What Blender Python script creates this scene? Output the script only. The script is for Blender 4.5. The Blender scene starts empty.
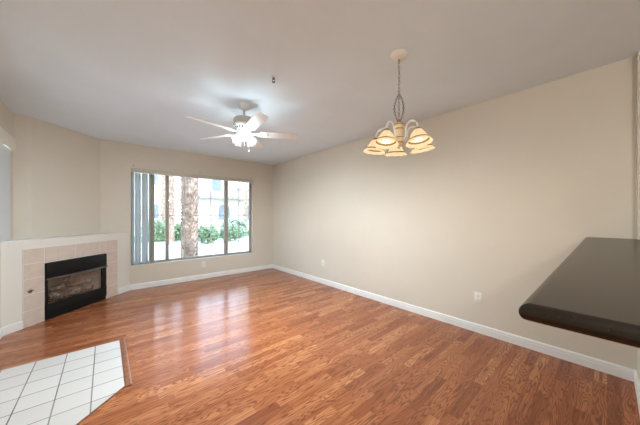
import bpy, bmesh, math, random
from mathutils import Vector, Matrix
random.seed(7)
R = math.radians
PI = math.pi
scene = bpy.context.scene
COL = scene.collection

# ------------------------------------------------------------------ camera
H = 2.44                      # ceiling height
XR, XL, YB, YK = 3.007, -0.815, 5.20, -2.70   # right, left, window and kitchen walls
cam_d = bpy.data.cameras.new('camera')
cam_d.sensor_width = 36.0
cam_d.lens = 36.0 * 248.26 / 640.0
cam_d.shift_y = (215.24 - 212.5) / 640.0
cam_d.clip_start = 0.02
cam_d.clip_end = 300
cam = bpy.data.objects.new('camera', cam_d)
COL.objects.link(cam)
cam.location = (0, 0, 1.248)
cam.rotation_euler = (R(90), 0, -0.71291)
scene.camera = cam

# ------------------------------------------------------------------ world
SKY, LEFT_SKY_GAIN = 1.6, 7.5  # base sky strength, and the extra brightness added towards -X
world = bpy.data.worlds.new('sky')
scene.world = world
world.use_nodes = True
wt = world.node_tree
wt.nodes.clear()
w_out = wt.nodes.new('ShaderNodeOutputWorld')
w_bg = wt.nodes.new('ShaderNodeBackground')
w_tc = wt.nodes.new('ShaderNodeTexCoord')
w_sep = wt.nodes.new('ShaderNodeSeparateXYZ')
w_ramp = wt.nodes.new('ShaderNodeValToRGB')
w_ramp.color_ramp.elements[0].position = 0.0
w_ramp.color_ramp.elements[0].color = (0.88, 0.94, 1.0, 1)
w_ramp.color_ramp.elements[1].position = 0.6
w_ramp.color_ramp.elements[1].color = (0.48, 0.68, 1.0, 1)
wt.links.new(w_tc.outputs['Generated'], w_sep.inputs[0])
wt.links.new(w_sep.outputs['Z'], w_ramp.inputs[0])
# sky boosted towards -X, added to push more daylight through the left window
w_m1 = wt.nodes.new('ShaderNodeMath'); w_m1.operation = 'MULTIPLY_ADD'
w_m1.inputs[1].default_value = -1.0; w_m1.inputs[2].default_value = 0.0; w_m1.use_clamp = True
w_p = wt.nodes.new('ShaderNodeMath'); w_p.operation = 'POWER'; w_p.inputs[1].default_value = 4.0
w_m2 = wt.nodes.new('ShaderNodeMath'); w_m2.operation = 'MULTIPLY_ADD'
w_m2.inputs[1].default_value = LEFT_SKY_GAIN; w_m2.inputs[2].default_value = SKY
wt.links.new(w_sep.outputs['X'], w_m1.inputs[0])
wt.links.new(w_m1.outputs[0], w_p.inputs[0])
wt.links.new(w_p.outputs[0], w_m2.inputs[0])
wt.links.new(w_m2.outputs[0], w_bg.inputs[1])
wt.links.new(w_ramp.outputs[0], w_bg.inputs[0])
wt.links.new(w_bg.outputs[0], w_out.inputs[0])

sun_d = bpy.data.lights.new('sun', 'SUN')
sun_d.energy = 1.0
sun_d.angle = R(1.0)
sun_d.color = (1.0, 0.95, 0.87)
sun = bpy.data.objects.new('sun', sun_d)
COL.objects.link(sun)
sun.rotation_euler = Vector((-0.45, 0.75, -0.85)).to_track_quat('-Z', 'Y').to_euler()

CHANDELIER_W = 0.8            # per bulb
FAN_W = 25.0
FILL_W = 18.0  # added fill globe behind the camera

vs = scene.view_settings
vs.view_transform = 'Standard'
vs.look = 'None'
vs.exposure = 1.66
vs.gamma = 1.0
vs.use_curve_mapping = False


# ------------------------------------------------------------------ helpers
def tag(o, label=None, cat=None, group=None, kind=None):
    if label: o['label'] = label
    if cat: o['category'] = cat
    if group: o['group'] = group
    if kind: o['kind'] = kind
    return o


def obj(name, bm, m, parent=None, smooth=35, loc=None):
    me = bpy.data.meshes.new(name)
    bmesh.ops.recalc_face_normals(bm, faces=bm.faces)
    bm.to_mesh(me)
    bm.free()
    if smooth:
        me.shade_smooth()
        me.set_sharp_from_angle(angle=R(smooth))
    o = bpy.data.objects.new(name, me)
    COL.objects.link(o)
    if m: me.materials.append(m)
    if parent: o.parent = parent
    if loc: o.location = loc
    return o


def thing(name, loc, label, cat, group=None, rz=0):
    o = bpy.data.objects.new(name, None)
    o.empty_display_size = 0.05
    COL.objects.link(o)
    o.location = loc
    o.rotation_euler = (0, 0, rz)
    return tag(o, label, cat, group)


def struct(name, bm, m, parent=None, smooth=35):
    o = obj(name, bm, m, parent, smooth)
    o['kind'] = 'structure'
    return o


def NB():
    return bmesh.new()


def box(bm, x0, x1, y0, y1, z0, z1, bev=0, seg=2, mat=None):
    r = bmesh.ops.create_cube(bm, size=1.0)
    vs_ = r['verts']
    for v in vs_:
        v.co = Vector((x0 + (v.co.x + .5) * (x1 - x0), y0 + (v.co.y + .5) * (y1 - y0), z0 + (v.co.z + .5) * (z1 - z0)))
    if bev:
        es = list({e for v in vs_ for e in v.link_edges})
        rr = bmesh.ops.bevel(bm, geom=es, offset=bev, segments=seg, affect='EDGES', profile=0.5)
        vs_ = list({v for f in rr['faces'] for v in f.verts} | {v for v in vs_ if v.is_valid})
    if mat is not None:
        done = set()
        for v in vs_:
            if v.is_valid and v not in done:
                v.co = mat @ v.co
                done.add(v)
    return bm


def lathe(bm, prof, seg=24, mat=None, cap0=True, cap1=True):
    """prof: (radius, z) list"""
    rings = []
    for r, z in prof:
        ring = []
        for i in range(seg):
            a = 2 * PI * i / seg
            p = Vector((r * math.cos(a), r * math.sin(a), z))
            ring.append(bm.verts.new(mat @ p if mat else p))
        rings.append(ring)
    for a, b in zip(rings, rings[1:]):
        for i in range(seg):
            j = (i + 1) % seg
            bm.faces.new((a[i], a[j], b[j], b[i]))
    if cap0: bm.faces.new(rings[0][::-1])
    if cap1: bm.faces.new(rings[-1])
    return bm


def tube(bm, pts, r, seg=8, cap=True, closed=False):
    pts = [Vector(p) for p in pts]
    n = len(pts)
    rs = r if isinstance(r, (list, tuple)) else [r] * n
    rings = []
    prev = None
    for i, p in enumerate(pts):
        if closed:
            t = (pts[(i + 1) % n] - pts[i - 1]).normalized()
        else:
            t = (pts[min(i + 1, n - 1)] - pts[max(i - 1, 0)]).normalized()
        if prev is None:
            up = Vector((0, 0, 1)) if abs(t.z) < .9 else Vector((1, 0, 0))
            u = t.cross(up).normalized()
        else:
            u = (prev - t * prev.dot(t)).normalized()
        prev = u
        v = t.cross(u)
        rings.append([bm.verts.new(p + (u * math.cos(2 * PI * k / seg) + v * math.sin(2 * PI * k / seg)) * rs[i]) for k in range(seg)])
    pairs = list(zip(rings, rings[1:]))
    if closed: pairs.append((rings[-1], rings[0]))
    for a, b in pairs:
        for k in range(seg):
            j = (k + 1) % seg
            bm.faces.new((a[k], a[j], b[j], b[k]))
    if cap and not closed:
        bm.faces.new(rings[0][::-1])
        bm.faces.new(rings[-1])
    return bm


def prism(bm, poly, z0, z1):
    a = [bm.verts.new((x, y, z0)) for x, y in poly]
    b = [bm.verts.new((x, y, z1)) for x, y in poly]
    n = len(poly)
    bm.faces.new(a[::-1])
    bm.faces.new(b)
    for i in range(n):
        j = (i + 1) % n
        bm.faces.new((a[i], a[j], b[j], b[i]))
    return bm


def sweep(bm, prof, p0, p1, nrm, e0=0.0, e1=0.0):
    """profile (out, z) swept along the floor from p0 to p1; nrm points into the room; e0/e1 = mitre per metre of depth"""
    p0, p1, nrm = Vector(p0), Vector(p1), Vector(nrm).normalized()
    d = (p1 - p0).normalized()
    a = [bm.verts.new((*(p0 + nrm * o + d * (o * e0)), z)) for o, z in prof]
    b = [bm.verts.new((*(p1 + nrm * o + d * (o * e1)), z)) for o, z in prof]
    n = len(prof)
    for i in range(n):
        j = (i + 1) % n
        bm.faces.new((a[i], a[j], b[j], b[i]))
    bm.faces.new(a[::-1])
    bm.faces.new(b)
    return bm


# ------------------------------------------------------------------ materials
class N:
    def __init__(s, name):
        s.m = bpy.data.materials.new(name)
        s.m.use_nodes = True
        s.t = s.m.node_tree
        s.b = s.t.nodes['Principled BSDF']
        s.out = s.t.nodes['Material Output']

    def n(s, typ, ins=None, **kw):
        nd = s.t.nodes.new('ShaderNode' + typ)
        for k, v in kw.items(): setattr(nd, k, v)
        for k, v in (ins or {}).items(): s.set(nd.inputs[k], v)
        return nd

    def set(s, sock, v):
        if isinstance(v, bpy.types.NodeSocket): s.t.links.new(v, sock)
        elif isinstance(v, bpy.types.Node): s.t.links.new(v.outputs[0], sock)
        else: sock.default_value = v

    def math(s, op, a, b=None, c=None):
        nd = s.n('Math', operation=op)
        s.set(nd.inputs[0], a)
        if b is not None: s.set(nd.inputs[1], b)
        if c is not None: s.set(nd.inputs[2], c)
        return nd.outputs[0]

    def ramp(s, fac, stops, interp='LINEAR'):
        nd = s.n('ValToRGB', {0: fac})
        cr = nd.color_ramp
        cr.interpolation = interp
        while len(cr.elements) < len(stops): cr.elements.new(0.5)
        for e, (p, c) in zip(cr.elements, stops):
            e.position = p
            e.color = (*c, 1)
        return nd.outputs[0]

    def mix(s, fac, a, b, blend='MIX'):
        nd = s.n('Mix', data_type='RGBA', blend_type=blend)
        s.set(nd.inputs[0], fac)
        s.set(nd.inputs[6], a)
        s.set(nd.inputs[7], b)
        return nd.outputs[2]

    def P(s, **kw):
        for k, v in kw.items(): s.set(s.b.inputs[k.replace('_', ' ')], v)
        return s

    def bump(s, height, strength=.2, dist=.01):
        nd = s.n('Bump', {'Height': height, 'Strength': strength, 'Distance': dist})
        s.set(s.b.inputs['Normal'], nd)
        return s


def c4(c): return (*c, 1.0)


def plain(name, c, rough=.5, spec=.5, metal=0, vary=0.06, scale=9, bump=0, bscale=120, bdist=.002):
    k = N(name)
    tc = k.n('TexCoord')
    nz = k.n('TexNoise', {'Vector': tc.outputs['Object'], 'Scale': scale, 'Detail': 3.0})
    lo = tuple(max(0, x * (1 - vary)) for x in c)
    hi = tuple(min(1, x * (1 + vary)) for x in c)
    k.P(Base_Color=k.ramp(nz.outputs[0], [(.3, lo), (.7, hi)]), Roughness=rough, Metallic=metal)
    k.b.inputs['Specular IOR Level'].default_value = spec
    if bump:
        n2 = k.n('TexNoise', {'Vector': tc.outputs['Object'], 'Scale': bscale, 'Detail': 2.0})
        k.bump(n2.outputs[0], bump, bdist)
    return k.m


M = {}
M['paint'] = plain('wall_paint', (.68, .62, .525), .75, .3, vary=.015, scale=2, bump=.25, bscale=110)
M['paint_pale'] = plain('fireplace_wall_paint', (.76, .73, .67), .7, .3, vary=.015, scale=2, bump=.2, bscale=110)
M['ceiling'] = plain('ceiling_paint', (.80, .90, .965), .9, .15, vary=.015, scale=3, bump=.35, bscale=70, bdist=.003)
M['trim'] = plain('trim_paint', (.84, .83, .81), .4, .5, vary=.01)
M['white_metal'] = plain('white_enamel', (.80, .80, .78), .35, .5, vary=.02)
M['blade'] = plain('white_blade', (.82, .82, .81), .45, .4, vary=.02)
M['grey_enamel'] = plain('grey_enamel', (.50, .50, .48), .4, .5, vary=.03)
M['black_metal'] = plain('black_metal', (.007, .007, .0075), .42, .22, vary=.2, bump=.1, bscale=200)
M['lip_metal'] = plain('dark_lip_metal', (.08, .08, .08), .25, .6, vary=.2)
M['brass'] = plain('antique_brass', (.42, .30, .16), .35, .5, .8, vary=.1)
M['chain'] = plain('aged_chain_metal', (.20, .17, .14), .4, .5, .6, vary=.15)
M['cream_metal'] = plain('cream_enamel', (.80, .77, .71), .4, .5, vary=.04)
M['plate'] = plain('outlet_plastic', (.82, .80, .75), .35, .5, vary=.01)
M['slot'] = plain('slot_dark', (.05, .045, .04), .6, .3)
M['chrome'] = plain('worn_chrome', (.55, .53, .5), .25, .5, 1.0)
M['frame'] = plain('window_aluminium', (.36, .34, .30), .5, .4, vary=.04)
M['muntin'] = plain('grid_bar_paint', (.50, .50, .48), .5, .4, vary=.03)
M['headrail'] = plain('headrail_vinyl', (.56, .52, .42), .45, .4, vary=.03)
M['grout'] = plain('surround_grout', (.80, .76, .70), .85, .2)
M['surround'] = plain('surround_tile_glaze', (.64, .54, .465), .35, .45, vary=.05, scale=14)
M['refractory'] = plain('refractory_panel', (.52, .45, .37), .9, .2, vary=.12, scale=25, bump=.3, bscale=90)
M['stucco'] = plain('exterior_stucco', (.60, .54, .45), .9, .1, vary=.05, scale=1.5)
M['stucco2'] = plain('exterior_pale_stucco', (.66, .62, .55), .9, .1, vary=.04, scale=1.5)
M['roof'] = plain('roof_tile', (.36, .32, .30), .85, .2, vary=.25, scale=5)
M['win_dark'] = plain('exterior_window_glass', (.16, .20, .23), .15, .5, vary=.2, scale=2)
M['concrete'] = plain('exterior_concrete', (.66, .64, .60), .9, .1, vary=.06, scale=.8)
M['lawn'] = plain('lawn', (.16, .26, .10), .95, .1, vary=.5, scale=8)
M['leaf'] = plain('shrub_leaf', (.21, .30, .17), .6, .3, vary=.55, scale=6)
M['frond'] = plain('palm_frond', (.36, .42, .31), .6, .3, vary=.4, scale=5)
M['rail'] = plain('fence_paint', (.20, .30, .32), .5, .4)
M['counter_side'] = None


def mat_floor():
    k = N('oak_laminate')
    tc = k.n('TexCoord')
    sp = k.n('SeparateXYZ', {0: tc.outputs['Object']})
    x, y = sp.outputs[0], sp.outputs[1]
    W, L = .066, .46
    yr = k.math('DIVIDE', y, W)
    row = k.math('FLOOR', yr)
    fy = k.math('FRACT', yr)
    h = k.n('TexWhiteNoise', {'W': row}, noise_dimensions='1D').outputs[0]
    xr = k.math('DIVIDE', k.math('ADD', x, k.math('MULTIPLY', h, 3.1)), L)
    col = k.math('FLOOR', xr)
    fx = k.math('FRACT', xr)
    cid = k.n('CombineXYZ', {0: row, 1: col})
    wn = k.n('TexWhiteNoise', {'Vector': cid}, noise_dimensions='2D')
    rid = wn.outputs[0]
    base = k.ramp(rid, [(.0, (.29, .085, .032)), (.3, (.40, .129, .049)), (.75, (.47, .168, .066)), (1.0, (.57, .228, .096))])
    # long grain, shifted strip by strip
    gx = k.math('ADD', k.math('MULTIPLY', x, 2.2), k.math('MULTIPLY', rid, 71.0))
    gy = k.math('ADD', k.math('MULTIPLY', y, 34.0), k.math('MULTIPLY', rid, 13.0))
    gv = k.n('CombineXYZ', {0: gx, 1: gy, 2: k.math('MULTIPLY', rid, 9.0)})
    g1 = k.n('TexNoise', {'Vector': gv, 'Scale': 1.0, 'Detail': 5.0, 'Roughness': .62})
    # cathedral figure: contour lines of a stretched noise
    cx = k.math('ADD', k.math('MULTIPLY', x, 1.9), k.math('MULTIPLY', rid, 57.0))
    cy = k.math('ADD', k.math('MULTIPLY', y, 17.0), k.math('MULTIPLY', rid, 23.0))
    cv = k.n('CombineXYZ', {0: cx, 1: cy, 2: k.math('MULTIPLY', rid, 31.0)})
    c1 = k.n('TexNoise', {'Vector': cv, 'Scale': 1.0, 'Detail': 1.5, 'Roughness': .4})
    rings = k.math('FRACT', k.math('MULTIPLY', c1.outputs[0], 17.0))
    ringd = k.ramp(rings, [(.0, (1, 1, 1)), (.14, (.8, .8, .8)), (.36, (0, 0, 0)), (.82, (0, 0, 0)), (1.0, (1, 1, 1))])
    dark = k.ramp(g1.outputs[0], [(.32, (.66, .57, .52)), (.50, (1, 1, 1)), (.72, (1.12, 1.14, 1.16))])
    colr = k.mix(1.0, base, dark, 'MULTIPLY')
    colr = k.mix(k.math('MULTIPLY', ringd, .85), colr, c4((.17, .050, .020)))
    # strip joints
    ey = k.math('MINIMUM', fy, k.math('SUBTRACT', 1.0, fy))
    ex = k.math('MULTIPLY', k.math('MINIMUM', fx, k.math('SUBTRACT', 1.0, fx)), L / W)
    seam = k.math('LESS_THAN', k.math('MINIMUM', ey, ex), .014)
    colr = k.mix(k.math('MULTIPLY', seam, .45), colr, c4((.14, .045, .02)))
    k.P(Base_Color=colr, Roughness=k.ramp(g1.outputs[0], [(.3, (.22, .22, .22)), (.7, (.17, .17, .17))]))
    k.b.inputs['Specular IOR Level'].default_value = .5
    return k.m


def mat_entry_tile():
    k = N('entry_tile')
    tc = k.n('TexCoord')
    sp = k.n('SeparateXYZ', {0: tc.outputs['Object']})
    T = .1865
    a = k.math('DIVIDE', k.math('SUBTRACT', .115, sp.outputs[0]), T)
    b = k.math('DIVIDE', k.math('SUBTRACT', 3.18, sp.outputs[1]), T)
    fa, fb = k.math('FRACT', a), k.math('FRACT', b)
    ea = k.math('MINIMUM', fa, k.math('SUBTRACT', 1.0, fa))
    eb = k.math('MINIMUM', fb, k.math('SUBTRACT', 1.0, fb))
    e = k.math('MINIMUM', ea, eb)
    g = k.ramp(e, [(.014, (1, 1, 1)), (.022, (0, 0, 0))])
    cid = k.n('CombineXYZ', {0: k.math('FLOOR', a), 1: k.math('FLOOR', b)})
    wn = k.n('TexWhiteNoise', {'Vector': cid}, noise_dimensions='2D')
    tile = k.ramp(wn.outputs[0], [(0, (.64, .61, .59)), (1, (.70, .67, .65))])
    nz = k.n('TexNoise', {'Vector': tc.outputs['Object'], 'Scale': 3.0, 'Detail': 3.0})
    gr = k.ramp(nz.outputs[0], [(.35, (.14, .125, .115)), (.65, (.26, .235, .22))])
    k.P(Base_Color=k.mix(g, tile, gr), Roughness=k.ramp(g, [(0, (.32, .32, .32)), (1, (.9, .9, .9))]))
    k.bump(k.math('SUBTRACT', 1.0, g), .35, .003)
    return k.m


def mat_glass(name, refl=.06):
    k = N(name)
    tr = k.n('BsdfTransparent', {0: (.97, .985, .98, 1)})
    gl = k.n('BsdfGlossy', {'Roughness': .02})
    lw = k.n('Fresnel', {'IOR': 1.45})
    f = k.math('MINIMUM', lw.outputs[0], .5)
    mx = k.n('MixShader', {0: f, 1: tr, 2: gl})
    k.t.links.new(mx.outputs[0], k.out.inputs[0])
    return k.m


def mat_shade(name, col, emit, trans=.55, dim=1.0, clear=0.0):
    """lit frosted glass: diffuse + translucent, with the glow of the diffuser itself"""
    k = N(name)
    c = c4(col)
    tc = k.n('TexCoord')
    nz = k.n('TexNoise', {'Vector': tc.outputs['Object'], 'Scale': 26.0, 'Detail': 3.0})
    colr = k.ramp(nz.outputs[0], [(.35, tuple(x * .9 for x in col)), (.65, tuple(min(1, x * 1.05) for x in col))])
    dc = k.mix(dim, (0, 0, 0, 1), colr)
    df = k.n('BsdfDiffuse', {0: dc})
    tl = k.n('BsdfTranslucent', {0: dc})
    m1 = k.n('MixShader', {0: trans, 1: df, 2: tl})
    gl = k.n('BsdfGlossy', {'Roughness': .25})
    m2 = k.n('MixShader', {0: .05, 1: m1, 2: gl})
    if clear: m2 = k.n('MixShader', {0: clear, 1: m2, 2: k.n('BsdfTransparent')})
    em = k.n('Emission', {0: colr, 1: emit})
    ad = k.n('AddShader', {0: m2, 1: em})
    k.t.links.new(ad.outputs[0], k.out.inputs[0])
    return k.m


def mat_emit(name, col, s):
    k = N(name)
    em = k.n('Emission', {0: c4(col), 1: s})
    k.t.links.new(em.outputs[0], k.out.inputs[0])
    return k.m


def mat_slat(name, col, trans=.4):
    k = N(name)
    tc = k.n('TexCoord')
    nz = k.n('TexNoise', {'Vector': tc.outputs['Object'], 'Scale': 5.0})
    colr = k.ramp(nz.outputs[0], [(.3, tuple(x * .97 for x in col)), (.7, col)])
    df = k.n('BsdfDiffuse', {0: colr})
    tl = k.n('BsdfTranslucent', {0: colr})
    m1 = k.n('MixShader', {0: trans, 1: df, 2: tl})
    k.t.links.new(m1.outputs[0], k.out.inputs[0])
    return k.m


def mat_counter():
    k = N('counter_laminate')
    tc = k.n('TexCoord')
    n1 = k.n('TexNoise', {'Vector': tc.outputs['Object'], 'Scale': 260.0, 'Detail': 2.0})
    n2 = k.n('TexNoise', {'Vector': tc.outputs['Object'], 'Scale': 14.0, 'Detail': 3.0})
    a = k.ramp(n1.outputs[0], [(.35, (.008, .005, .002)), (.62, (.016, .009, .004)), (.78, (.04, .027, .013))])
    b = k.mix(.35, a, k.ramp(n2.outputs[0], [(.3, (.008, .005, .002)), (.7, (.016, .010, .005))]))
    k.P(Base_Color=b, Roughness=.27)
    k.b.inputs['Specular IOR Level'].default_value = .45
    return k.m


def mat_trunk():
    k = N('palm_trunk_bark')
    tc = k.n('TexCoord')
    n1 = k.n('TexNoise', {'Vector': tc.outputs['Object'], 'Scale': 9.0, 'Detail': 4.0, 'Roughness': .7})
    k.P(Base_Color=k.ramp(n1.outputs[0], [(.32, (.20, .135, .10)), (.5, (.46, .34, .27)), (.68, (.78, .64, .53))]), Roughness=.9)
    return k.m


def mat_log():
    k = N('ceramic_log')
    tc = k.n('TexCoord')
    n1 = k.n('TexNoise', {'Vector': tc.outputs['Object'], 'Scale': 14.0, 'Detail': 5.0, 'Roughness': .7})
    k.P(Base_Color=k.ramp(n1.outputs[0], [(.38, (.02, .017, .015)), (.52, (.09, .075, .065)), (.68, (.42, .37, .33))]), Roughness=.95)
    k.bump(n1.outputs[0], .5, .01)
    return k.m


M['floor'] = mat_floor()
M['entry'] = mat_entry_tile()
M['glass'] = mat_glass('window_glass')
M['shade'] = mat_shade('alabaster_shade_glass', (.95, .68, .38), .34, dim=.05)
M['shade_band'] = mat_shade('amber_shade_band', (.50, .27, .11), .17, dim=.05)
M['bell'] = mat_shade('white_bell_glass', (.93, .92, .90), .21, trans=.75, dim=.0015, clear=.20)
M['bulb'] = mat_emit('lit_bulb', (1.0, .86, .66), 1.2)
M['bulb_white'] = mat_emit('lit_white_bulb', (1.0, .94, .84), .8)
M['diffuser'] = mat_emit('fill_globe_glow', (1.0, .93, .82), 2.0)  # glow of the added fill globe
M['slat'] = mat_slat('vinyl_slat', (.82, .85, .85), .45)
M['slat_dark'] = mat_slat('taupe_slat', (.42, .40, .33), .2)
M['counter'] = mat_counter()
M['trunk'] = mat_trunk()
M['log'] = mat_log()
M['strip'] = plain('oak_strip_varnish', (.25, .09, .04), .3, .5, vary=.35, scale=18)

# ------------------------------------------------------------------ room shell
T = .15
b = NB(); prism(b, [(XL - T, YK - T), (XR + T, YK - T), (XR + T, YB + T), (XL - T, YB + T)], -.12, 0)
struct('floor', b, M['floor'], smooth=0)
b = NB(); prism(b, [(XL - T, YK - T), (XR + T, YK - T), (XR + T, YB + T), (XL - T, YB + T)], H, H + .15)
struct('ceiling', b, M['ceiling'], smooth=0)

WX0, WX1, WZ0, WZ1 = .322, 2.507, .394, 2.04         # window in the far wall
b = NB()
box(b, XL - T, WX0, YB, YB + T, 0, H); box(b, WX1, XR + T, YB, YB + T, 0, H)
box(b, WX0, WX1, YB, YB + T, 0, WZ0); box(b, WX0, WX1, YB, YB + T, WZ1, H)
struct('wall_back', b, M['paint'], smooth=0)
b = NB(); box(b, XR, XR + T, YK - T, YB, 0, H)
struct('wall_right', b, M['paint'], smooth=0)
LY0, LY1, LZ0, LZ1 = 2.75, 4.30, .985, 2.03           # window in the left wall
b = NB()
box(b, XL - T, XL, YK - T, LY0, 0, H); box(b, XL - T, XL, LY1, YB, 0, H)
box(b, XL - T, XL, LY0, LY1, 0, LZ0); box(b, XL - T, XL, LY0, LY1, LZ1, H)
struct('wall_left', b, M['paint'], smooth=0)
b = NB(); box(b, XL, XR, YK - T, YK, 0, H)
struct('wall_kitchen', b, M['paint'], smooth=0)
# pony wall under the bar, and the full-height pier at its right end
b = NB()
box(b, 1.05, 2.93, -.27, -.146, 0, 1.032)
box(b, 2.93, XR, -.27, -.146, 0, 1.032); box(b, 2.93, XR, -.27, -.146, 1.071, H)
struct('wall_bar', b, M['paint'], smooth=0)

# chimney breast across the corner, and the deeper firebox wall with its ledge
C0 = 4.90                                              # firebox wall plane: Y = X + C0
b = NB(); prism(b, [(XL, 4.53), (-.68, 4.58), (-.06, YB), (XL, YB)], .966, H)
struct('wall_chimney', b, M['paint'], smooth=0)
FC = Vector((-.274, 4.626))                            # centre of the firebox on the wall plane
S45 = math.sqrt(.5)


def fp(s, d=0.0):                                      # along the fireplace wall, d metres out of it
    return (FC.x + s * S45 + d * S45, FC.y + s * S45 - d * S45)


sL = (XL - FC.x) / S45                                 # where the wall meets the left wall
sR = (YB - FC.y) / S45
FBW, FBH = .388, .682
b = NB()
for s0, s1, z0, z1 in ((sL, -FBW, 0, FBH), (FBW, sR, 0, FBH), (sL, sR, FBH, .966)):
    p = [fp(s0), fp(s1), (fp(s1)[0] - .12 * S45 * 0 if s1 < sR else fp(s1)[0], fp(s1)[1])]
    if s0 == sL and s1 == sR:
        poly = [fp(sL), fp(sR), (XL, YB)]
    elif s0 == sL:
        poly = [fp(sL), fp(s1), fp(s1, -.12), (XL, fp(sL)[1] + .17)]
    else:
        poly = [fp(s0), fp(sR), (fp(sR)[0] - .17, YB), fp(s0, -.12)]
    prism(b, poly, z0, z1)
struct('wall_fireplace', b, M['paint_pale'], smooth=0)

# baseboards
BP = [(0, 0), (.014, 0), (.014, .056), (.0115, .058), (.0115, .061), (.0135, .063), (.0125, .078), (.008, .086), (0, .088)]
tq = math.tan(R(22.5))
b = NB(); sweep(b, BP, (XR, -.146), (XR, YB), (-1, 0), e0=1, e1=-1)
struct('baseboard_right', b, M['trim'], smooth=0)
b = NB(); sweep(b, BP, (fp(sR)[0], YB), (XR, YB), (0, -1), e0=tq, e1=-1)
struct('baseboard_back', b, M['trim'], smooth=0)
b = NB()
sweep(b, BP, fp(.590), fp(sR), (1, -1), e1=-tq)
sweep(b, BP, fp(sL), fp(-.590), (1, -1), e0=tq)
struct('baseboard_fireplace', b, M['trim'], smooth=0)
b = NB(); sweep(b, BP, (XL, 3.22), fp(sL), (1, 0), e1=-tq)
struct('baseboard_left', b, M['trim'], smooth=0)
b = NB(); sweep(b, BP, (1.05, -.146), (XR, -.146), (0, 1), e1=-1)
struct('baseboard_bar', b, M['trim'], smooth=0)

# entry tiles let into the oak, and the oak strip along their edge
b = NB(); prism(b, [(XL, 3.18), (.106, 3.18), (.106, 2.305), (-.36, 1.84), (XL, 1.84)], 0, .004)
struct('floor_entry', b, M['entry'], smooth=0)
b = NB()
sweep(b, [(0, 0), (.044, 0), (.043, .003), (.034, .008), (.010, .008), (.001, .005)], (.107, 2.285), (.107, 3.20), (1, 0))
struct('trim_1', b, M['strip'], smooth=0)
b = NB()
sweep(b, [(0, 0), (.007, 0), (.007, .0045), (0, .0045)], (XL, 3.18), (.106, 3.18), (0, 1))
sweep(b, [(0, 0), (.007, 0), (.007, .0045), (0, .0045)], (.106, 2.300), (-.36, 1.834), (1, -1))
struct('trim_2', b, M['strip'], smooth=0)

# ------------------------------------------------------------------ windows
FY0, FY1 = YB + .085, YB + .135
MX = [(.835, .885), (1.905, 1.975)]                    # meeting stiles
b = NB()
fw = .042
box(b, WX0, WX0 + fw, FY0, FY1, WZ0, WZ1, .004); box(b, WX1 - fw, WX1, FY0, FY1, WZ0, WZ1, .004)
box(b, WX0 + fw, WX1 - fw, FY0, FY1, WZ0, WZ0 + .045, .004); box(b, WX0 + fw, WX1 - fw, FY0, FY1, WZ1 - .05, WZ1, .004)
for x0, x1 in MX: box(b, x0, x1, FY0 - .012, FY1, WZ0 + .045, WZ1 - .05, .004)
w1 = struct('window_1', b, M['frame'])
b = NB()
zm = 1.245
for x in (.60, 1.145, 1.39, 1.632, 2.222):
    box(b, x - .007, x + .007, FY0 + .016, FY0 + .026, WZ0 + .045, WZ1 - .05)
box(b, WX0 + fw, MX[0][0], FY0 + .014, FY0 + .028, zm - .007, zm + .007)
box(b, MX[0][1], MX[1][0], FY0 + .014, FY0 + .028, zm - .007, zm + .007)
box(b, MX[1][1], WX1 - fw, FY0 + .014, FY0 + .028, zm - .007, zm + .007)
obj('grid_bars', b, M['muntin'], w1)
for x0, x1 in ((WX0 + fw, MX[0][0]), (MX[0][1], MX[1][0]), (MX[1][1], WX1 - fw)):
    b = NB(); box(b, x0, x1, FY0 + .029, FY0 + .033, WZ0 + .045, WZ1 - .05)
    obj('glass_pane', b, M['glass'], w1)
b = NB(); box(b, WX0 + .001, WX1 - .001, YB - .004, FY0, WZ0 - .001, WZ0 + .007, .002)
struct('trim_3', b, M['trim'])

b = NB()
FX0, FX1 = XL - .135, XL - .085
box(b, FX0, FX1, LY0, LY0 + fw, LZ0, LZ1); box(b, FX0, FX1, LY1 - fw, LY1, LZ0, LZ1)
box(b, FX0, FX1, LY0 + fw, LY1 - fw, LZ0, LZ0 + fw); box(b, FX0, FX1, LY0 + fw, LY1 - fw, LZ1 - fw, LZ1)
box(b, FX0, FX1, 3.53, 3.59, LZ0 + fw, LZ1 - fw)
w2 = struct('window_2', b, M['frame'])
for y0, y1 in ((LY0 + fw, 3.53), (3.59, LY1 - fw)):
    b = NB(); box(b, FX0 + .02, FX0 + .024, y0, y1, LZ0 + fw, LZ1 - fw)
    obj('glass_pane', b, M['glass'], w2)


# vertical blinds
def slat_bm(w, z0, z1, curve=.010):
    bm = NB()
    n = 6
    cols = []
    for i in range(n + 1):
        t = i / n - .5
        off = curve * (1 - (2 * t) ** 2)
        cols.append([bm.verts.new((t * w, off + th, z)) for th in (0, .0012) for z in (z0, z1)])
    for a, c in zip(cols, cols[1:]):
        bm.faces.new((a[0], c[0], c[1], a[1])); bm.faces.new((a[2], a[3], c[3], c[2]))
        bm.faces.new((a[1], c[1], c[3], a[3])); bm.faces.new((a[0], a[2], c[2], c[0]))
    for e in (cols[0], cols[-1]): bm.faces.new((e[0], e[1], e[3], e[2]))
    return bm


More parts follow.
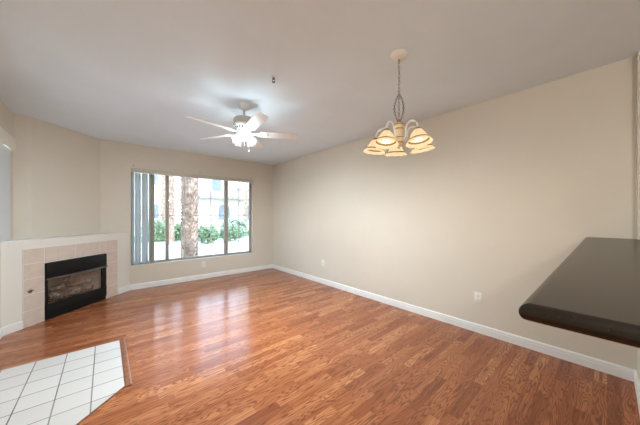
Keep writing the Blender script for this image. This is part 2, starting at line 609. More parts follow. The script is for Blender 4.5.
vb = thing('vertical_blinds', (WX0, YB + .045, WZ0), 'pale vertical blinds stacked open at the left of the sliding window', 'window blinds')
b = NB(); box(b, .001, WX1 - WX0 - .001, -.075, .006, WZ1 - WZ0 - .068, WZ1 - WZ0 - .002, .006)
obj('headrail', b, M['headrail'], vb)
s0 = None
for i in range(9):
    last = i == 8
    if s0 is None or last:
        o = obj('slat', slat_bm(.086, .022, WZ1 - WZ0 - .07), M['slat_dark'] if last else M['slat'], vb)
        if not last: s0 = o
        else: o['label'] = 'dark taupe end slat'
    else:
        o = s0.copy(); COL.objects.link(o); o.parent = vb
    o.location = (.030 + .0345 * i, 0, 0)
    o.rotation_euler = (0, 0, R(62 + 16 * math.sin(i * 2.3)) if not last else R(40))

lb = thing('vertical_blinds', (XL + .032, 4.14, LZ0), 'closed pale vertical blinds with cream valance above the left end of the ledge', 'window blinds')
b = NB()
lv = LY1 - LY0 + .12
box(b, .040, .052, -lv + .20, .045, .955, 1.085, .005)
box(b, -.031, .041, .033, .045, .955, 1.085, .004)
box(b, -.031, .041, -lv + .20, .032, 1.05, 1.08, .002)
obj('valance', b, plain('cream_valance', (.80, .76, .66), .45, .4, vary=.02), lb)
s0 = None
for i in range(14):
    if s0 is None: o = s0 = obj('slat', slat_bm(.089, 0.004, .97), mat_slat('vinyl_slat_overlapped', (.66, .68, .68), .12), lb)
    else:
        o = s0.copy(); COL.objects.link(o); o.parent = lb
    o.location = (.004 * (i % 2), -.005 - .042 * i, 0)
    o.rotation_euler = (0, 0, R(90 - 14))

for x, z, lab in ((.358, 2.082, 'small metal hook in the wall above the left end of the window'),
                  (1.398, 2.078, 'small metal hook in the wall above the middle of the window'),
                  (2.462, 2.073, 'small metal hook in the wall above the right end of the window')):
    b = NB()
    lathe(b, [(.009, 0), (.009, .003), (.004, .005)], 12, Matrix.Rotation(R(90), 4, 'X'))
    tube(b, [(0, -.004, 0), (0, -.02, 0), (0, -.028, .004), (0, -.03, .014)], .0035, 8)
    tag(obj('wall_hook', b, M['brass'], loc=(x, YB, z)), lab, 'hook', 'hooks above the window')


# ------------------------------------------------------------------ fireplace
fo = thing('fireplace', (FC.x, FC.y, 0), 'black gas fireplace framed in beige square tiles across the corner', 'fireplace', rz=R(45))
# local x runs along the wall, local -y points into the room
b = NB(); g = .006
pt = .176
zs = [0, .1775, .354, .5305, .7]
ST = -.010


def tl(x0, x1, z0, z1): box(b, x0 + g / 2, x1 - g / 2, ST, -.001, z0 + g / 2, z1 - g / 2, .0015, 1)


for sgn in (-1, 1):
    for z0, z1 in zip(zs, zs[1:]):
        a0, a1 = sorted((sgn * (FBW + .002), sgn * .587))
        tl(a0, a1, z0, z1)
    a0, a1 = sorted((sgn * (FBW + .002), sgn * .587))
    tl(a0, a1, .7, .87)
xs = [-FBW, -.214, -.04, .134, .300, FBW]
for x0, x1 in zip(xs, xs[1:]): tl(x0, x1, FBH + .003, .87)
obj('surround_tiles', b, M['surround'], fo)
b = NB()
for sgn in (-1, 1):
    a0, a1 = sorted((sgn * FBW, sgn * .589)); box(b, a0, a1, -.0075, -.0005, 0, .872)
box(b, -FBW, FBW, -.0075, -.0005, FBH, .872)
obj('grout', b, M['grout'], fo)
# steel firebox set in the opening
FW, FD = FBW - .003, .36
b = NB()
box(b, -FW, -FW + .012, -.012, FD, .0, FBH - .003); box(b, FW - .012, FW, -.012, FD, .0, FBH - .003)
box(b, -FW + .012, FW - .012, -.012, FD, FBH - .015, FBH - .003); box(b, -FW + .012, FW - .012, FD - .01, FD, .0, FBH - .015)
box(b, -FW + .012, FW - .012, -.005, FD - .01, .0, .01)
obj('firebox', b, M['black_metal'], fo)
b = NB(); box(b, -FW + .002, FW - .002, -.030, -.004, .497, FBH - .006, .004)
obj('hood_panel', b, M['black_metal'], fo)
b = NB(); box(b, -FW - .001, FW + .001, -.044, -.012, .474, .4965, .006)
lip = obj('hood_lip', b, M['lip_metal'], fo)
b = NB()
box(b, -FW + .002, FW - .002, -.028, -.006, .050, .176, .004)
box(b, -FW + .002, FW - .002, -.034, -.006, .176, .190, .003)
box(b, -FW + .002, FW - .002, -.016, -.004, .002, .046, .002)
obj('lower_panel', b, M['black_metal'], fo)
for x0, x1 in ((-FW + .002, -FW + .022), (.315, FW - .002)):
    b = NB(); box(b, x0, x1, -.024, -.004, .19, .474, .003)
    obj('door_stile', b, M['black_metal'], fo)
b = NB(); box(b, -FW + .022, .315, -.012, -.009, .19, .474)
obj('glass_front', b, mat_glass('fireplace_glass'), fo)
# refractory lining: back, splayed sides and hearth
b = NB()
bk = [(-.25, .30), (.25, .30), (.25, .315), (-.25, .315)]
prism(b, bk, .15, .60)
prism(b, [(-.365, .005), (-.25, .30), (-.262, .305), (-.372, .012)], .15, .60)
prism(b, [(.365, .005), (.372, .012), (.262, .305), (.25, .30)], .15, .60)
prism(b, [(-.37, .0), (.37, .0), (.26, .305), (-.26, .305)], .135, .15)
obj('refractory_lining', b, M['refractory'], fo)
b = NB()
for x in (-.26, -.09, .08, .24):
    tube(b, [(x, .20, .16), (x, .20, .185), (x, .055, .185), (x, .040, .245)], .008, 6)
tube(b, [(-.28, .07, .180), (.26, .07, .180)], .008, 6)
tube(b, [(-.28, .18, .180), (.26, .18, .180)], .008, 6)
gr = obj('grate', b, M['black_metal'], fo)


def log_bm(L, r, bend, seed):
    rnd = random.Random(seed)
    bm = NB()
    n = 12
    pts, rs = [], []
    for i in range(n + 1):
        t = i / n - .5
        pts.append((t * L, bend * (1 - 4 * t * t), rnd.uniform(-.004, .004)))
        rs.append(r * (1 + rnd.uniform(-.12, .12)) * (.86 if i in (0, n) else 1))
    tube(bm, pts, rs, 10)
    for v in bm.verts:
        v.co.y += rnd.uniform(-.005, .005); v.co.z += rnd.uniform(-.005, .005)
    # a broken branch stub
    tube(bm, [(L * .2, 0, 0), (L * .25, -.02, r * 1.1), (L * .27, -.03, r * 1.7)], [r * .5, r * .42, r * .34], 8)
    return bm


def fl(x, y, z):
    return (FC.x + (x - y) * S45, FC.y + (x + y) * S45, z)


logs = [('long pale ceramic log lying across the front of the grate', .50, .036, .0, (-.03, .080, .230), 0, 2),
        ('long dark ceramic log lying behind the front log on the grate', .46, .040, .01, (.02, .190, .234), 2, -2),
        ('short ceramic log crossing the left half of the stack', .30, .032, .01, (-.15, .135, .314), 24, 3),
        ('stubby ceramic log tilted on top of the right half of the stack', .26, .034, .0, (.13, .135, .318), -30, 5),
        ('small charred ceramic log topping the middle of the stack', .20, .026, .005, (-.01, .150, .382), 50, -4)]
for k, (lab, L, r, bd, p, a, tlt) in enumerate(logs):
    o = obj('ceramic_log', log_bm(L, r, bd, k + 3), M['log'], loc=fl(*p))
    o.rotation_euler = (0, R(tlt), R(45 + a))
    tag(o, lab, 'log', 'ceramic logs in the fireplace')

b = NB()
mt = Matrix.Rotation(R(90), 4, 'X')
lathe(b, [(.026, 0), (.026, .003), (.018, .007)], 20, mt)
kv = thing('gas_key_valve', (*fp(-.530, .0105), .398), 'small round chrome gas key valve plate on the left tile column', 'gas valve', rz=R(45))
obj('cover_plate', b, M['chrome'], kv)
b = NB(); lathe(b, [(.012, .0071), (.012, .0085), (.009, .0095)], 14, mt)
obj('key_socket', b, M['slot'], kv)
b = NB(); box(b, -.003, .028, -.016, -.0096, -.004, .004, .001)
obj('key_stub', b, M['slot'], kv)


# ------------------------------------------------------------------ outlets
def outlet(loc, rz, label, kind='duplex'):
    t = thing('wall_outlet', loc, label, 'outlet', rz=rz)
    b = NB(); box(b, -.035, .035, -.006, 0, -.057, .057, .003)
    obj('cover_plate', b, M['plate'], t)
    if kind == 'duplex':
        for dz in (-.0195, .0195):
            b = NB(); lathe(b, [(.0165, .005), (.0165, .008), (.0155, .0085)], 20, Matrix.Translation((0, 0, dz)) @ mt)
            rc = obj('receptacle', b, M['plate'], t)
            b = NB()
            for dx in (-.006, .006): box(b, dx - .0012, dx + .0012, -.0092, -.0086, dz - .002, dz + .007)
            lathe(b, [(.0024, .0086), (.0024, .0092)], 8, Matrix.Translation((0, 0, dz - .008)) @ mt)
            obj('slots', b, M['slot'], rc)
        b = NB(); lathe(b, [(.003, .006), (.003, .0075)], 8, mt)
        obj('screw', b, M['chrome'], t)
    else:
        b = NB(); lathe(b, [(.008, .006), (.008, .010), (.005, .010), (.005, .016)], 12, mt)
        obj('jack', b, M['chrome'], t)
        for dz in (-.042, .042):
            b = NB(); lathe(b, [(.003, .006), (.003, .0075)], 8, Matrix.Translation((0, 0, dz)) @ mt)
            obj('screw', b, M['chrome'], t)
    return t


outlet((XR, .901, .371), R(-90), 'white duplex outlet low on the right wall nearest the bar counter')
outlet((XR, 3.394, .376), R(-90), 'white jack plate low on the right wall towards the window corner', 'jack')
outlet((1.462, YB, .278), 0, 'pale duplex outlet on the wall under the sliding window')

# ------------------------------------------------------------------ bar counter
bc = thing('bar_counter', (.638, -.30, 1.033), 'dark speckled bar countertop with bullnose edge jutting from the right wall', 'countertop')
b = NB()
bx, by, bt = XR - .638 - .001, .42, .036
prof = []
r_ = bt / 2
n = 10
# rectangle with rounded plan corner and bullnose on the two free edges
def ring(inset, z):
    x0, y1 = inset, by - inset
    rc = .008
    pts = [(bx, y1)]
    cx, cy = rc, by - rc
    rr = max(.001, rc - inset)
    cx, cy = max(cx, inset + .001), min(cy, by - inset - .001)
    for i in range(7):
        a = R(90) + R(90) * i / 6
        pts.append((cx + rr * math.cos(a), cy + rr * math.sin(a)))
    pts.append((x0, 0)); pts.append((bx, 0))
    return [b.verts.new((x, y, z)) for x, y in pts]


rings = []
for i in range(n + 1):
    a = -PI / 2 + PI * i / n
    rings.append(ring(r_ * (1 - math.cos(a)), r_ + r_ * math.sin(a)))
for p, q in zip(rings, rings[1:]):
    for i in range(len(p)):
        j = (i + 1) % len(p)
        b.faces.new((p[i], p[j], q[j], q[i]))
b.faces.new(rings[0][::-1]); b.faces.new(rings[-1])
ct = obj('countertop', b, M['counter'], bc, smooth=50)
for f in ct.data.polygons:
    if len(f.vertices) > 4: f.use_smooth = False

# ------------------------------------------------------------------ ceiling fan
FX, FYc = 1.132, 2.559
cf = thing('ceiling_fan', (FX, FYc, H), 'white five-blade ceiling fan with four lit bell shades', 'ceiling fan')
b = NB(); lathe(b, [(.064, 0), (.064, -.006), (.058, -.016), (.046, -.045), (.030, -.060), (.018, -.064)], 28)
obj('canopy', b, M['white_metal'], cf)
b = NB(); lathe(b, [(.011, -.06), (.011, -.155)], 14)
obj('downrod', b, M['grey_enamel'], cf)
b = NB(); lathe(b, [(.024, -.140), (.05, -.148), (.102, -.153), (.108, -.159), (.108, -.210), (.104, -.216)], 36)
obj('motor_housing', b, M['grey_enamel'], cf)
b = NB(); lathe(b, [(.104, -.216), (.112, -.222), (.112, -.234), (.100, -.252), (.074, -.274), (.062, -.280)], 36)
fl_ = obj('motor_skirt', b, M['white_metal'], cf)
b = NB()
for i in range(20):
    a = 2 * PI * i / 20
    m4 = Matrix.Rotation(a, 4, 'Z') @ Matrix.Translation((.089, 0, -.2625)) @ Matrix.Rotation(R(-45), 4, 'Y')
    box(b, -.012, .012, -.006, .006, -.002, .003, mat=m4)
obj('vent_slots', b, M['slot'], fl_)
b = NB(); lathe(b, [(.062, -.280), (.062, -.292), (.05, -.298), (.046, -.33), (.052, -.336), (.050, -.356), (.03, -.375), (.012, -.392), (.006, -.40)], 28)
obj('switch_housing', b, M['white_metal'], cf)


def blade_bm():
    bm = NB()
    out = []
    L0, L1, w0, w1 = .17, .588, .052, .064
    out.append((L0, -w0)); out.append((L1 - .05, -w1))
    for i in range(9):
        a = R(-90) + R(180) * i / 8
        ca, sa = math.cos(a), math.sin(a)
        out.append((L1 - .05 + .05 * abs(ca) ** .7, w1 * (1 if sa > 0 else -1) * abs(sa) ** .7))
    out.append((L1 - .05, w1)); out.append((L0, w0))
    seen, poly = set(), []
    for p in out:
        key = (round(p[0], 4), round(p[1], 4))
        if key not in seen: seen.add(key); poly.append(p)
    prism(bm, poly, -.003, .003)
    return bm


def iron_bm():
    bm = NB()
    prism(bm, [(.06, -.022), (.12, -.016), (.17, -.034), (.235, -.030), (.250, 0), (.235, .030), (.17, .034), (.12, .016), (.06, .022)], -.0085, -.0035)
    for x, y in ((.19, -.018), (.19, .018), (.228, 0)):
        lathe(bm, [(.005, -.0115), (.005, -.0085)], 8, Matrix.Translation((x, y, 0)))
    return bm


bl0 = ir0 = None
for k in range(5):
    a = R(46.1 + 72 * k)
    if bl0 is None:
        bl = bl0 = obj('blade', blade_bm(), M['blade'], cf)
        ir = ir0 = obj('blade_iron', iron_bm(), M['white_metal'], bl0)
    else:
        bl = bl0.copy(); COL.objects.link(bl); bl.parent = cf
        ir = ir0.copy(); COL.objects.link(ir); ir.parent = bl
    bl.location = (0, 0, -.306)
    bl.rotation_mode = 'XYZ'
    bl.rotation_euler = (Matrix.Rotation(a, 3, 'Z') @ Matrix.Rotation(R(-12), 3, 'X')).to_euler()


def bell_bm():
    bm = NB()
    prof = [(.020, 0), (.025, -.007), (.030, -.026), (.037, -.052), (.045, -.078), (.050, -.094), (.055, -.104)]
    seg = 32
    rings = []
    for off in (0, -.003):
        for r, z in (prof if off == 0 else prof[::-1]):
            ring_ = []
            for i in range(seg):
                t = 2 * PI * i / seg
                f = max(0, (-z - .07) / .035)
                rr = (r + off) * (1 + .05 * f * math.cos(8 * t))
                ring_.append(bm.verts.new((rr * math.cos(t), rr * math.sin(t), z - .006 * f * math.cos(8 * t))))
            rings.append(ring_)
    for p, q in zip(rings, rings[1:]):
        for i in range(seg):
            j = (i + 1) % seg
            bm.faces.new((p[i], p[j], q[j], q[i]))
    return bm


def bulb_bm(r, top):
    bm = NB()
    pr = [(r * .4, top)]
    for i in range(1, 9):
        a = R(60) - R(150) * i / 8
        pr.append((max(.0008, r * math.cos(a)), top - r * 1.2 + r * math.sin(a) - r * .3))
    lathe(bm, pr, 14)
    return bm


def lamp(name, loc, w, col, rad=.02):
    l = bpy.data.lights.new(name, 'POINT')
    l.energy = w
    l.color = col
    l.shadow_soft_size = rad
    o = bpy.data.objects.new(name, l)
    COL.objects.link(o)
    o.location = loc
    return o


bell0 = bulb0 = None
for k in range(4):
    a = R(291 + 90 * k)
    mx = Matrix.Translation((0, 0, -.326)) @ Matrix.Rotation(a, 4, 'Z') @ Matrix.Translation((.056, 0, 0)) @ Matrix.Rotation(R(-33), 4, 'Y')
    if bell0 is None:
        be = bell0 = obj('lamp_shade', bell_bm(), M['bell'], cf)
        bu = bulb0 = obj('bulb', bulb_bm(.017, -.012), M['bulb_white'], be)
    else:
        be = bell0.copy(); COL.objects.link(be); be.parent = cf
        bu = bulb0.copy(); COL.objects.link(bu); bu.parent = be
    be.location = mx.translation
    be.rotation_euler = mx.to_euler()
    b = NB()
    tube(b, [mx @ Vector((-.045, 0, .035)), mx @ Vector((-.01, 0, .018)), mx @ Vector((0, 0, .002))], [.011, .016, .023], 12)
    obj('lamp_holder', b, M['white_metal'], cf)
    p = mx @ Vector((0, 0, -.066)) + Vector((FX, FYc, H))
    lamp('fan_bulb_light', p, FAN_W, (.79, .93, 1.0), .02)
for dx, dy, L in ((.040, -.030, .115), (-.02, -.05, .07)):
    b = NB(); tube(b, [(dx, dy, -.35), (dx, dy, -.37 - L)], .0012, 6)
    pc = obj('pull_chain', b, M['chain'], cf)
    b = NB(); lathe(b, [(.0015, -.37 - L), (.004, -.376 - L), (.0045, -.386 - L), (.002, -.39 - L)], 10, Matrix.Translation((dx, dy, 0)))
    obj('pull_knob', b, M['grey_enamel'], pc)

# ------------------------------------------------------------------ chandelier
CX, CY = 1.648, 1.010
ch = thing('chandelier', (CX, CY, H), 'five-light chandelier with cream glass shades hanging by a chain near the bar', 'chandelier')
b = NB(); lathe(b, [(.060, 0), (.061, -.005), (.056, -.012), (.048, -.024), (.03, -.032), (.010, -.036)], 32)
obj('canopy', b, M['cream_metal'], ch)
b = NB()
z = -.036
tube(b, [(.008 * math.cos(t), 0, z - .006 + .008 * math.sin(t)) for t in [2 * PI * i / 10 for i in range(10)]], .002, 6, closed=True)
k = 0
while z > -.455:
    ax = Vector((1, 0, 0)) if k % 2 else Vector((0, 1, 0))
    pts = []
    for i in range(12):
        t = 2 * PI * i / 12
        pts.append(ax * (.0075 * math.cos(t)) + Vector((0, 0, z - .016 + .0155 * math.sin(t))))
    tube(b, pts, .0019, 6, closed=True)
    z -= .0265; k += 1
# spare chain looped back on itself above the body
for s, ph in ((1, 2.0), (-1, 2.35)):
    for i in range(13):
        t = i / 12
        cz = -.305 - .185 * t
        rad = .027 * math.sin(PI * t) ** .8 + .006
        c0 = Vector((math.cos(ph) * rad * s, math.sin(ph) * rad * s, cz))
        ax = Vector((math.cos(ph + i * 1.57), math.sin(ph + i * 1.57), 0))
        tube(b, [c0 + ax * (.007 * math.cos(u)) + Vector((0, 0, .012 * math.sin(u))) for u in [2 * PI * j / 10 for j in range(10)]], .0018, 6, closed=True)
obj('chain', b, M['chain'], ch)
b = NB(); tube(b, [(.003 * math.sin(i * 1.1), .003 * math.cos(i * 1.1), -.03 - .0235 * i) for i in range(21)], .0022, 6)
obj('cord', b, M['cream_metal'], ch)
b = NB()
lathe(b, [(.004, -.480), (.010, -.488), (.012, -.496), (.006, -.503)], 18)
tube(b, [(.011 * math.cos(t), 0, -.478 + .011 * math.sin(t)) for t in [2 * PI * i / 12 for i in range(12)]], .0025, 6, closed=True)
obj('hanging_loop', b, M['brass'], ch)
b = NB()
lathe(b, [(.008, -.502), (.022, -.508), (.030, -.518), (.031, -.55), (.027, -.562), (.026, -.60), (.031, -.62), (.031, -.655), (.024, -.672), (.012, -.680), (.010, -.69), (.003, -.70)], 28)
col_o = obj('column', b, plain('glow_tinted_cream_enamel', (.80, .62, .40), .4, .5, vary=.04), ch)  # cream enamel tinted golden with the glow of the lit shades
for zz in (-.520, -.553, -.618, -.656):
    b = NB(); lathe(b, [(.0305, zz + .004), (.0335, zz), (.0305, zz - .004)], 28)
    obj('gold_band', b, M['brass'], col_o)
AR = .172


def arm_bm():
    bm = NB()
    pts = []
    for x, z in [(.026, -.640), (.045, -.645), (.060, -.625), (.066, -.590), (.074, -.555), (.095, -.535), (.125, -.532), (.152, -.545), (.168, -.570), (AR, -.596)]:
        pts.append((x, 0, z))
    # smooth the polyline
    sm = []
    for i in range(len(pts) - 1):
        p0, p1, p2, p3 = [Vector(pts[max(0, min(len(pts) - 1, i + d))]) for d in (-1, 0, 1, 2)]
        for t in (0, .33, .66):
            sm.append(.5 * ((2 * p1) + (p2 - p0) * t + (2 * p0 - 5 * p1 + 4 * p2 - p3) * t * t + (3 * p1 - p0 - 3 * p2 + p3) * t ** 3))
    sm.append(Vector(pts[-1]))
    tube(bm, sm, .0062, 10)
    return bm


def shade_bm(part):
    """hanging bell shade, origin at its neck; the rim is scalloped"""
    bm = NB()
    full = [(.020, 0), (.028, -.004), (.040, -.020), (.052, -.042), (.061, -.060), (.065, -.066), (.073, -.076), (.080, -.086), (.087, -.095)]
    pr = {'body': full[:6], 'band': full[5:7], 'rim': full[6:]}[part]
    seg = 40
    rings = []
    for off in (0, -.003):
        for r, z in (pr if off == 0 else pr[::-1]):
            f = max(0, (-z - .074) / .024)
            ring_ = []
            for i in range(seg):
                t = 2 * PI * i / seg
                rr = (r + off + (.0012 if part == 'band' and off == 0 else 0)) * (1 + .018 * f * math.cos(10 * t))
                ring_.append(bm.verts.new((rr * math.cos(t), rr * math.sin(t), z - .003 * f * math.cos(10 * t))))
            rings.append(ring_)
    for p, q in zip(rings, rings[1:] + rings[:1]):
        for i in range(seg):
            j = (i + 1) % seg
            bm.faces.new((p[i], p[j], q[j], q[i]))
    return bm


def cap_bm():
    bm = NB()
    lathe(bm, [(.008, .018), (.016, .014), (.021, .004), (.024, -.006), (.018, -.008)], 20)
    return bm


src = None
for k in range(5):
    a = R(31.5 + 8 + 72 * k)
    rot = Matrix.Rotation(a, 4, 'Z')
    if src is None:
        ar = obj('arm', arm_bm(), M['cream_metal'], ch)
        cp = obj('shade_cap', cap_bm(), M['brass'], ch)
        sh = obj('lamp_shade', shade_bm('body'), M['shade'], ch)
        bd = obj('amber_band', shade_bm('band'), M['shade_band'], sh)
        rm = obj('scalloped_rim', shade_bm('rim'), M['shade'], sh)
        bu = obj('bulb', bulb_bm(.021, -.02), M['bulb'], sh)
        src = (ar, cp, sh, bd, rm, bu)
        cur = src
    else:
        cur = []
        for o in src:
            c = o.copy(); COL.objects.link(c); cur.append(c)
        for c in cur[:3]: c.parent = ch
        for c in cur[3:]: c.parent = cur[2]
    cur[0].rotation_euler = (0, 0, a)
    tiltm = rot @ Matrix.Translation((AR, 0, -.610)) @ Matrix.Rotation(R(-9), 4, 'Y')
    cur[1].location = tiltm.translation; cur[1].rotation_euler = tiltm.to_euler()
    cur[2].location = tiltm.translation; cur[2].rotation_euler = tiltm.to_euler()
    p = tiltm @ Vector((0, 0, -.088)) + Vector((CX, CY, H))
    lamp('chandelier_bulb_light', p, CHANDELIER_W, (1.0, .84, .64), .02)

# ------------------------------------------------------------------ sprinkler
sk = thing('fire_sprinkler', (1.097, 1.881, H), 'small dark fire sprinkler head on the ceiling right of the fan', 'sprinkler')
b = NB(); lathe(b, [(.028, 0), (.028, -.003), (.02, -.006), (.012, -.008)], 24)
obj('escutcheon', b, M['white_metal'], sk)
b = NB()
lathe(b, [(.009, -.007), (.009, -.018), (.006, -.022)], 14)
for s in (-1, 1): tube(b, [(s * .008, 0, -.018), (s * .013, 0, -.028), (s * .009, 0, -.038), (0, 0, -.042)], .0025, 6)
lathe(b, [(.004, -.040), (.013, -.043), (.013, -.045), (.004, -.047)], 16)
obj('sprinkler_head', b, M['lip_metal'], sk)

# ------------------------------------------------------------------ unseen fill lamp added behind the camera
kl = thing('fill_globe', (.05, -1.0, H), 'unseen round white globe light added behind the camera as fill', 'ceiling light')
b = NB(); lathe(b, [(.09, 0), (.092, -.012), (.07, -.03), (.06, -.055)], 28)
obj('base', b, M['white_metal'], kl)
b = NB()
lathe(b, [(.05, -.05)] + [(.125 * math.sin(R(a_)), -.165 + .125 * math.cos(R(a_))) for a_ in range(26, 180, 11)], 28, cap0=False)
obj('globe', b, M['diffuser'], kl)
lamp('fill_globe_light', (.05, -1.0, H - .36), FILL_W, (1.0, .96, .88), .06)

# ------------------------------------------------------------------ outside
G = -.10
b = NB(); prism(b, [(-60, -60), (90, -60), (90, 120), (-60, 120)], G - .2, G)
struct('ground', b, M['concrete'], smooth=0)
b = NB(); prism(b, [(-8, 15.0), (34, 15.0), (34, 18.5), (-8, 18.5)], G, G + .03)
tag(struct('lawn', b, M['lawn'], smooth=0))


def palm(name, x, y, hgt, r, seed, label):
    rnd = random.Random(seed)
    t = thing(name, (x, y, G), label, 'palm tree', 'palm trunks outside the window')
    bm = NB()
    lathe(bm, [(r * 1.1, 0), (r * .92, .3), (r * .86, hgt * .5), (r * .8, hgt)], 14)
    step = .085
    nr = max(9, int(2 * PI * r / .12))
    for i in range(int(hgt / step)):
        for j in range(nr):
            a = 2 * PI * (j + .5 * (i % 2)) / nr + rnd.uniform(-.06, .06)
            z = .05 + i * step
            rr = r * .86
            ca, sa = math.cos(a), math.sin(a)
            w = .05; hh = .12
            o_ = Vector((ca, sa, 0)); tg = Vector((-sa, ca, 0))
            p = o_ * rr + Vector((0, 0, z))
            sw = rnd.uniform(.7, 1.2)
            v = [p - tg * w * .9, p + tg * w * .9, p + tg * w * .5 + o_ * .055 * sw + Vector((0, 0, hh)), p - tg * w * .5 + o_ * .055 * sw + Vector((0, 0, hh)), p + Vector((0, 0, hh)) + o_ * -.01]
            vv = [bm.verts.new(q) for q in v]
            bm.faces.new((vv[0], vv[1], vv[2], vv[3]))
            bm.faces.new((vv[3], vv[2], vv[4])); bm.faces.new((vv[0], vv[3], vv[4])); bm.faces.new((vv[1], vv[4], vv[2]))
    obj('trunk', bm, M['trunk'], t, smooth=0)
    bm = NB()
    for k in range(18):
        a = 2 * PI * k / 18 + rnd.uniform(-.1, .1)
        el = rnd.uniform(-.2, 1.1)
        d = Vector((math.cos(a) * math.cos(el), math.sin(a) * math.cos(el), math.sin(el)))
        sd = Vector((-math.sin(a), math.cos(a), 0))
        prev = None
        for i in range(8):
            u = i / 7
            c = Vector((0, 0, hgt)) + d * (1.5 * u) + Vector((0, 0, -.7 * u * u))
            w = .16 * math.sin(PI * min(1, .12 + u * .85))
            pr_ = [bm.verts.new(c - sd * w + Vector((0, 0, -w * .4))), bm.verts.new(c), bm.verts.new(c + sd * w + Vector((0, 0, -w * .4)))]
            if prev:
                bm.faces.new((prev[0], prev[1], pr_[1], pr_[0])); bm.faces.new((prev[1], prev[2], pr_[2], pr_[1]))
            prev = pr_
    obj('fronds', bm, M['frond'], t, smooth=0)
    return t


palm('palm_tree', 1.69, 7.26, 5.5, .19, 1, 'thick brown palm trunk nearest the window')
palm('palm_tree', 2.25, 13.2, 6.5, .17, 2, 'brown palm trunk beside the left mullion of the window')
palm('palm_tree', 2.78, 18.5, 7.5, .24, 3, 'distant palm trunk seen through the left sash of the window')
palm('palm_tree', 8.45, 18.9, 7.5, .17, 4, 'slim distant palm trunk seen through the right sash of the window')


def shrub(name, x, y, rx, hgt, n, label, seed, mat='leaf', leaf=.09, group='shrubs outside the window'):
    rnd = random.Random(seed)
    bm = NB()
    tube(bm, [(0, 0, 0), (.02, 0, hgt * .3), (-.02, .02, hgt * .7)], [.03, .025, .01], 6)
    for i in range(n):
        u, v = rnd.uniform(0, 2 * PI), math.acos(rnd.uniform(-.9, 1))
        q = rnd.uniform(.55, 1) * (1 + .15 * math.sin(3 * u + seed))
        c = Vector((rx * q * math.sin(v) * math.cos(u), rx * q * math.sin(v) * math.sin(u), hgt * .5 + hgt * .5 * q * math.cos(v)))
        c.z = max(.03, c.z)
        a = Vector((rnd.gauss(0, 1), rnd.gauss(0, 1), rnd.gauss(0, 1))).normalized()
        d = a.orthogonal().normalized()
        L = leaf * rnd.uniform(.6, 1.3)
        vv = [bm.verts.new(c - a * L), bm.verts.new(c + d * L * .45), bm.verts.new(c + a * L), bm.verts.new(c - d * L * .45)]
        bm.faces.new(vv)
    return tag(obj(name, bm, M[mat], loc=(x, y, G), smooth=0), label, 'shrub', group)


shrub('shrub', 3.72, 12.6, .5, .85, 900, 'green shrub seen just right of the thick palm trunk', 1)
shrub('shrub', 4.95, 12.9, .55, .80, 900, 'green shrub between the thick palm and the arched window', 2)
shrub('shrub', 5.75, 14.6, .75, 1.15, 1100, 'tall grey green shrub in front of the arched window', 3, 'frond', .16)
shrub('shrub', 2.95, 14.4, .42, .95, 800, 'green shrub seen between the two brown palm trunks', 4)
shrub('shrub', 6.85, 13.6, .5, .7, 700, 'low shrub seen at the right mullion of the window', 5)
shrub('shrub', 8.1, 14.6, .6, .75, 800, 'low shrub seen through the right sash of the window', 6)
shrub('shrub', 2.0, 15.2, .7, 1.1, 900, 'shrub seen through the left sash of the window', 7)

# unseen block added left of the window to keep bright sky off the palms
wg = thing('sky_blocker', (-2.6, 9.0, G), 'unseen cream block added left of the window to shade the palms', 'building')
b = NB(); box(b, -1.55, 1.55, -3.4, 3.4, 0, 5.6)
obj('walls', b, M['stucco'], wg, smooth=0)
b = NB(); box(b, -1.8, 1.8, -3.55, 3.7, 5.6, 5.8)
obj('roof', b, M['roof'], wg, smooth=0)

# pool fence
fe = thing('metal_fence', (0, 16.6, G), 'blue grey metal railing fence beyond the shrubs', 'fence')
b = NB()
for z in (.15, 1.05): box(b, -2, 14, -.02, .02, z, z + .04)
obj('rails', b, M['rail'], fe)
b = NB(); x = -2.0
while x < 14: box(b, x - .009, x + .009, -.009, .009, .0, 1.15); x += .13
tag(obj('pickets', b, M['rail'], fe, smooth=0), kind='stuff')
for i in range(9):
    b = NB(); box(b, -2 + 2 * i - .03, -2 + 2 * i + .03, -.03, .03, 0, 1.22)
    obj('post', b, M['rail'], fe)


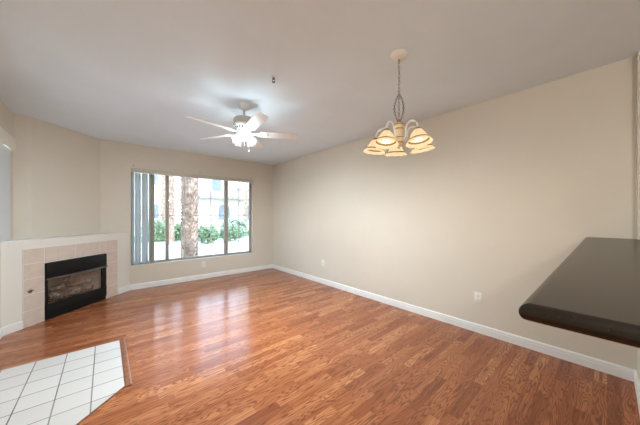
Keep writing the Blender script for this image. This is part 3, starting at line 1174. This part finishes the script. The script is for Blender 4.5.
def building(name, x0, x1, y, dep, zt, label, mat, wins, roof_h, over=.5, arch=None):
    t = thing(name, ((x0 + x1) / 2, y, G), label, 'building')
    cx = (x0 + x1) / 2
    b = NB(); box(b, x0 - cx, x1 - cx, 0, dep, 0, zt)
    obj('walls', b, M[mat], t, smooth=0)
    b = NB()
    ox0, ox1, oy0, oy1 = x0 - cx - over, x1 - cx + over, -over, dep + over
    ins = min((ox1 - ox0), (oy1 - oy0)) * .45
    lo = [b.verts.new(p) for p in ((ox0, oy0, zt), (ox1, oy0, zt), (ox1, oy1, zt), (ox0, oy1, zt))]
    lo2 = [b.verts.new((v.co.x, v.co.y, zt + .18)) for v in lo]
    hi = [b.verts.new(p) for p in ((ox0 + ins, oy0 + ins, zt + roof_h), (ox1 - ins, oy0 + ins, zt + roof_h), (ox1 - ins, oy1 - ins, zt + roof_h), (ox0 + ins, oy1 - ins, zt + roof_h))]
    for i in range(4):
        j = (i + 1) % 4
        b.faces.new((lo[i], lo[j], lo2[j], lo2[i])); b.faces.new((lo2[i], lo2[j], hi[j], hi[i]))
    b.faces.new(lo[::-1]); b.faces.new(hi)
    obj('roof', b, M['roof'], t, smooth=0)
    for wx, wz, ww, wh in wins:
        b = NB()
        xx = wx - cx
        box(b, xx - ww / 2 - .1, xx + ww / 2 + .1, -.06, -.002, wz + wh, wz + wh + .12)
        box(b, xx - ww / 2 - .1, xx + ww / 2 + .1, -.06, -.002, wz - .12, wz)
        box(b, xx - ww / 2 - .1, xx - ww / 2, -.06, -.002, wz, wz + wh); box(b, xx + ww / 2, xx + ww / 2 + .1, -.06, -.002, wz, wz + wh)
        f = obj('window_surround', b, M['stucco2'], t, smooth=0)
        b = NB(); box(b, xx - ww / 2, xx + ww / 2, -.02, -.004, wz, wz + wh)
        obj('pane', b, M['win_dark'], f, smooth=0)
    if arch:
        ax, az, aw, ah = arch
        for nm, gr_, d0, d1, mt_ in (('arch_surround', .16, -.10, -.002, 'stucco2'), ('arch_pane', 0, -.12, -.10, 'win_dark')):
            poly = [(-aw / 2 - gr_, 0), (aw / 2 + gr_, 0)]
            for i in range(13):
                a = PI * i / 12
                poly.append(((aw / 2 + gr_) * math.cos(a), ah + (aw / 2 + gr_) * math.sin(a)))
            b = NB()
            f0 = [b.verts.new((px + ax - cx, d0, pz + az)) for px, pz in poly]
            f1 = [b.verts.new((px + ax - cx, d1, pz + az)) for px, pz in poly]
            b.faces.new(f0); b.faces.new(f1[::-1])
            for i in range(len(poly)):
                j = (i + 1) % len(poly)
                b.faces.new((f0[i], f0[j], f1[j], f1[i]))
            obj(nm, b, M[mt_], t, smooth=0)
    return t


building('clubhouse', 5.3, 11.2, 20.5, 6, 2.65, 'low cream clubhouse with an arched window and grey roof', 'stucco2',
         [(9.4, .9, 1.0, 1.3)], .9, arch=(7.32, 1.0, .9, .8))
building('apartment_building', -3.5, 12.6, 31, 9, 6.6, 'tall cream apartment block behind the low clubhouse', 'stucco',
         [(-1.5, 1.0, 1.2, 1.5), (1.5, 1.0, 1.2, 1.5), (4.2, 1.0, 1.2, 1.5), (4.2, 4.3, 1.2, 1.4), (1.5, 4.3, 1.2, 1.4), (7.2, 4.3, 1.1, 1.4), (10.2, 4.3, 1.1, 1.4)], 2.2)
building('apartment_building', 13.6, 30, 34, 10, 4.9, 'cream apartment block seen through the right sash of the window', 'stucco2',
         [(15.2, 2.6, 1.2, 1.3), (18.2, 2.6, 1.2, 1.3), (15.2, .6, 1.2, 1.3)], 1.4)
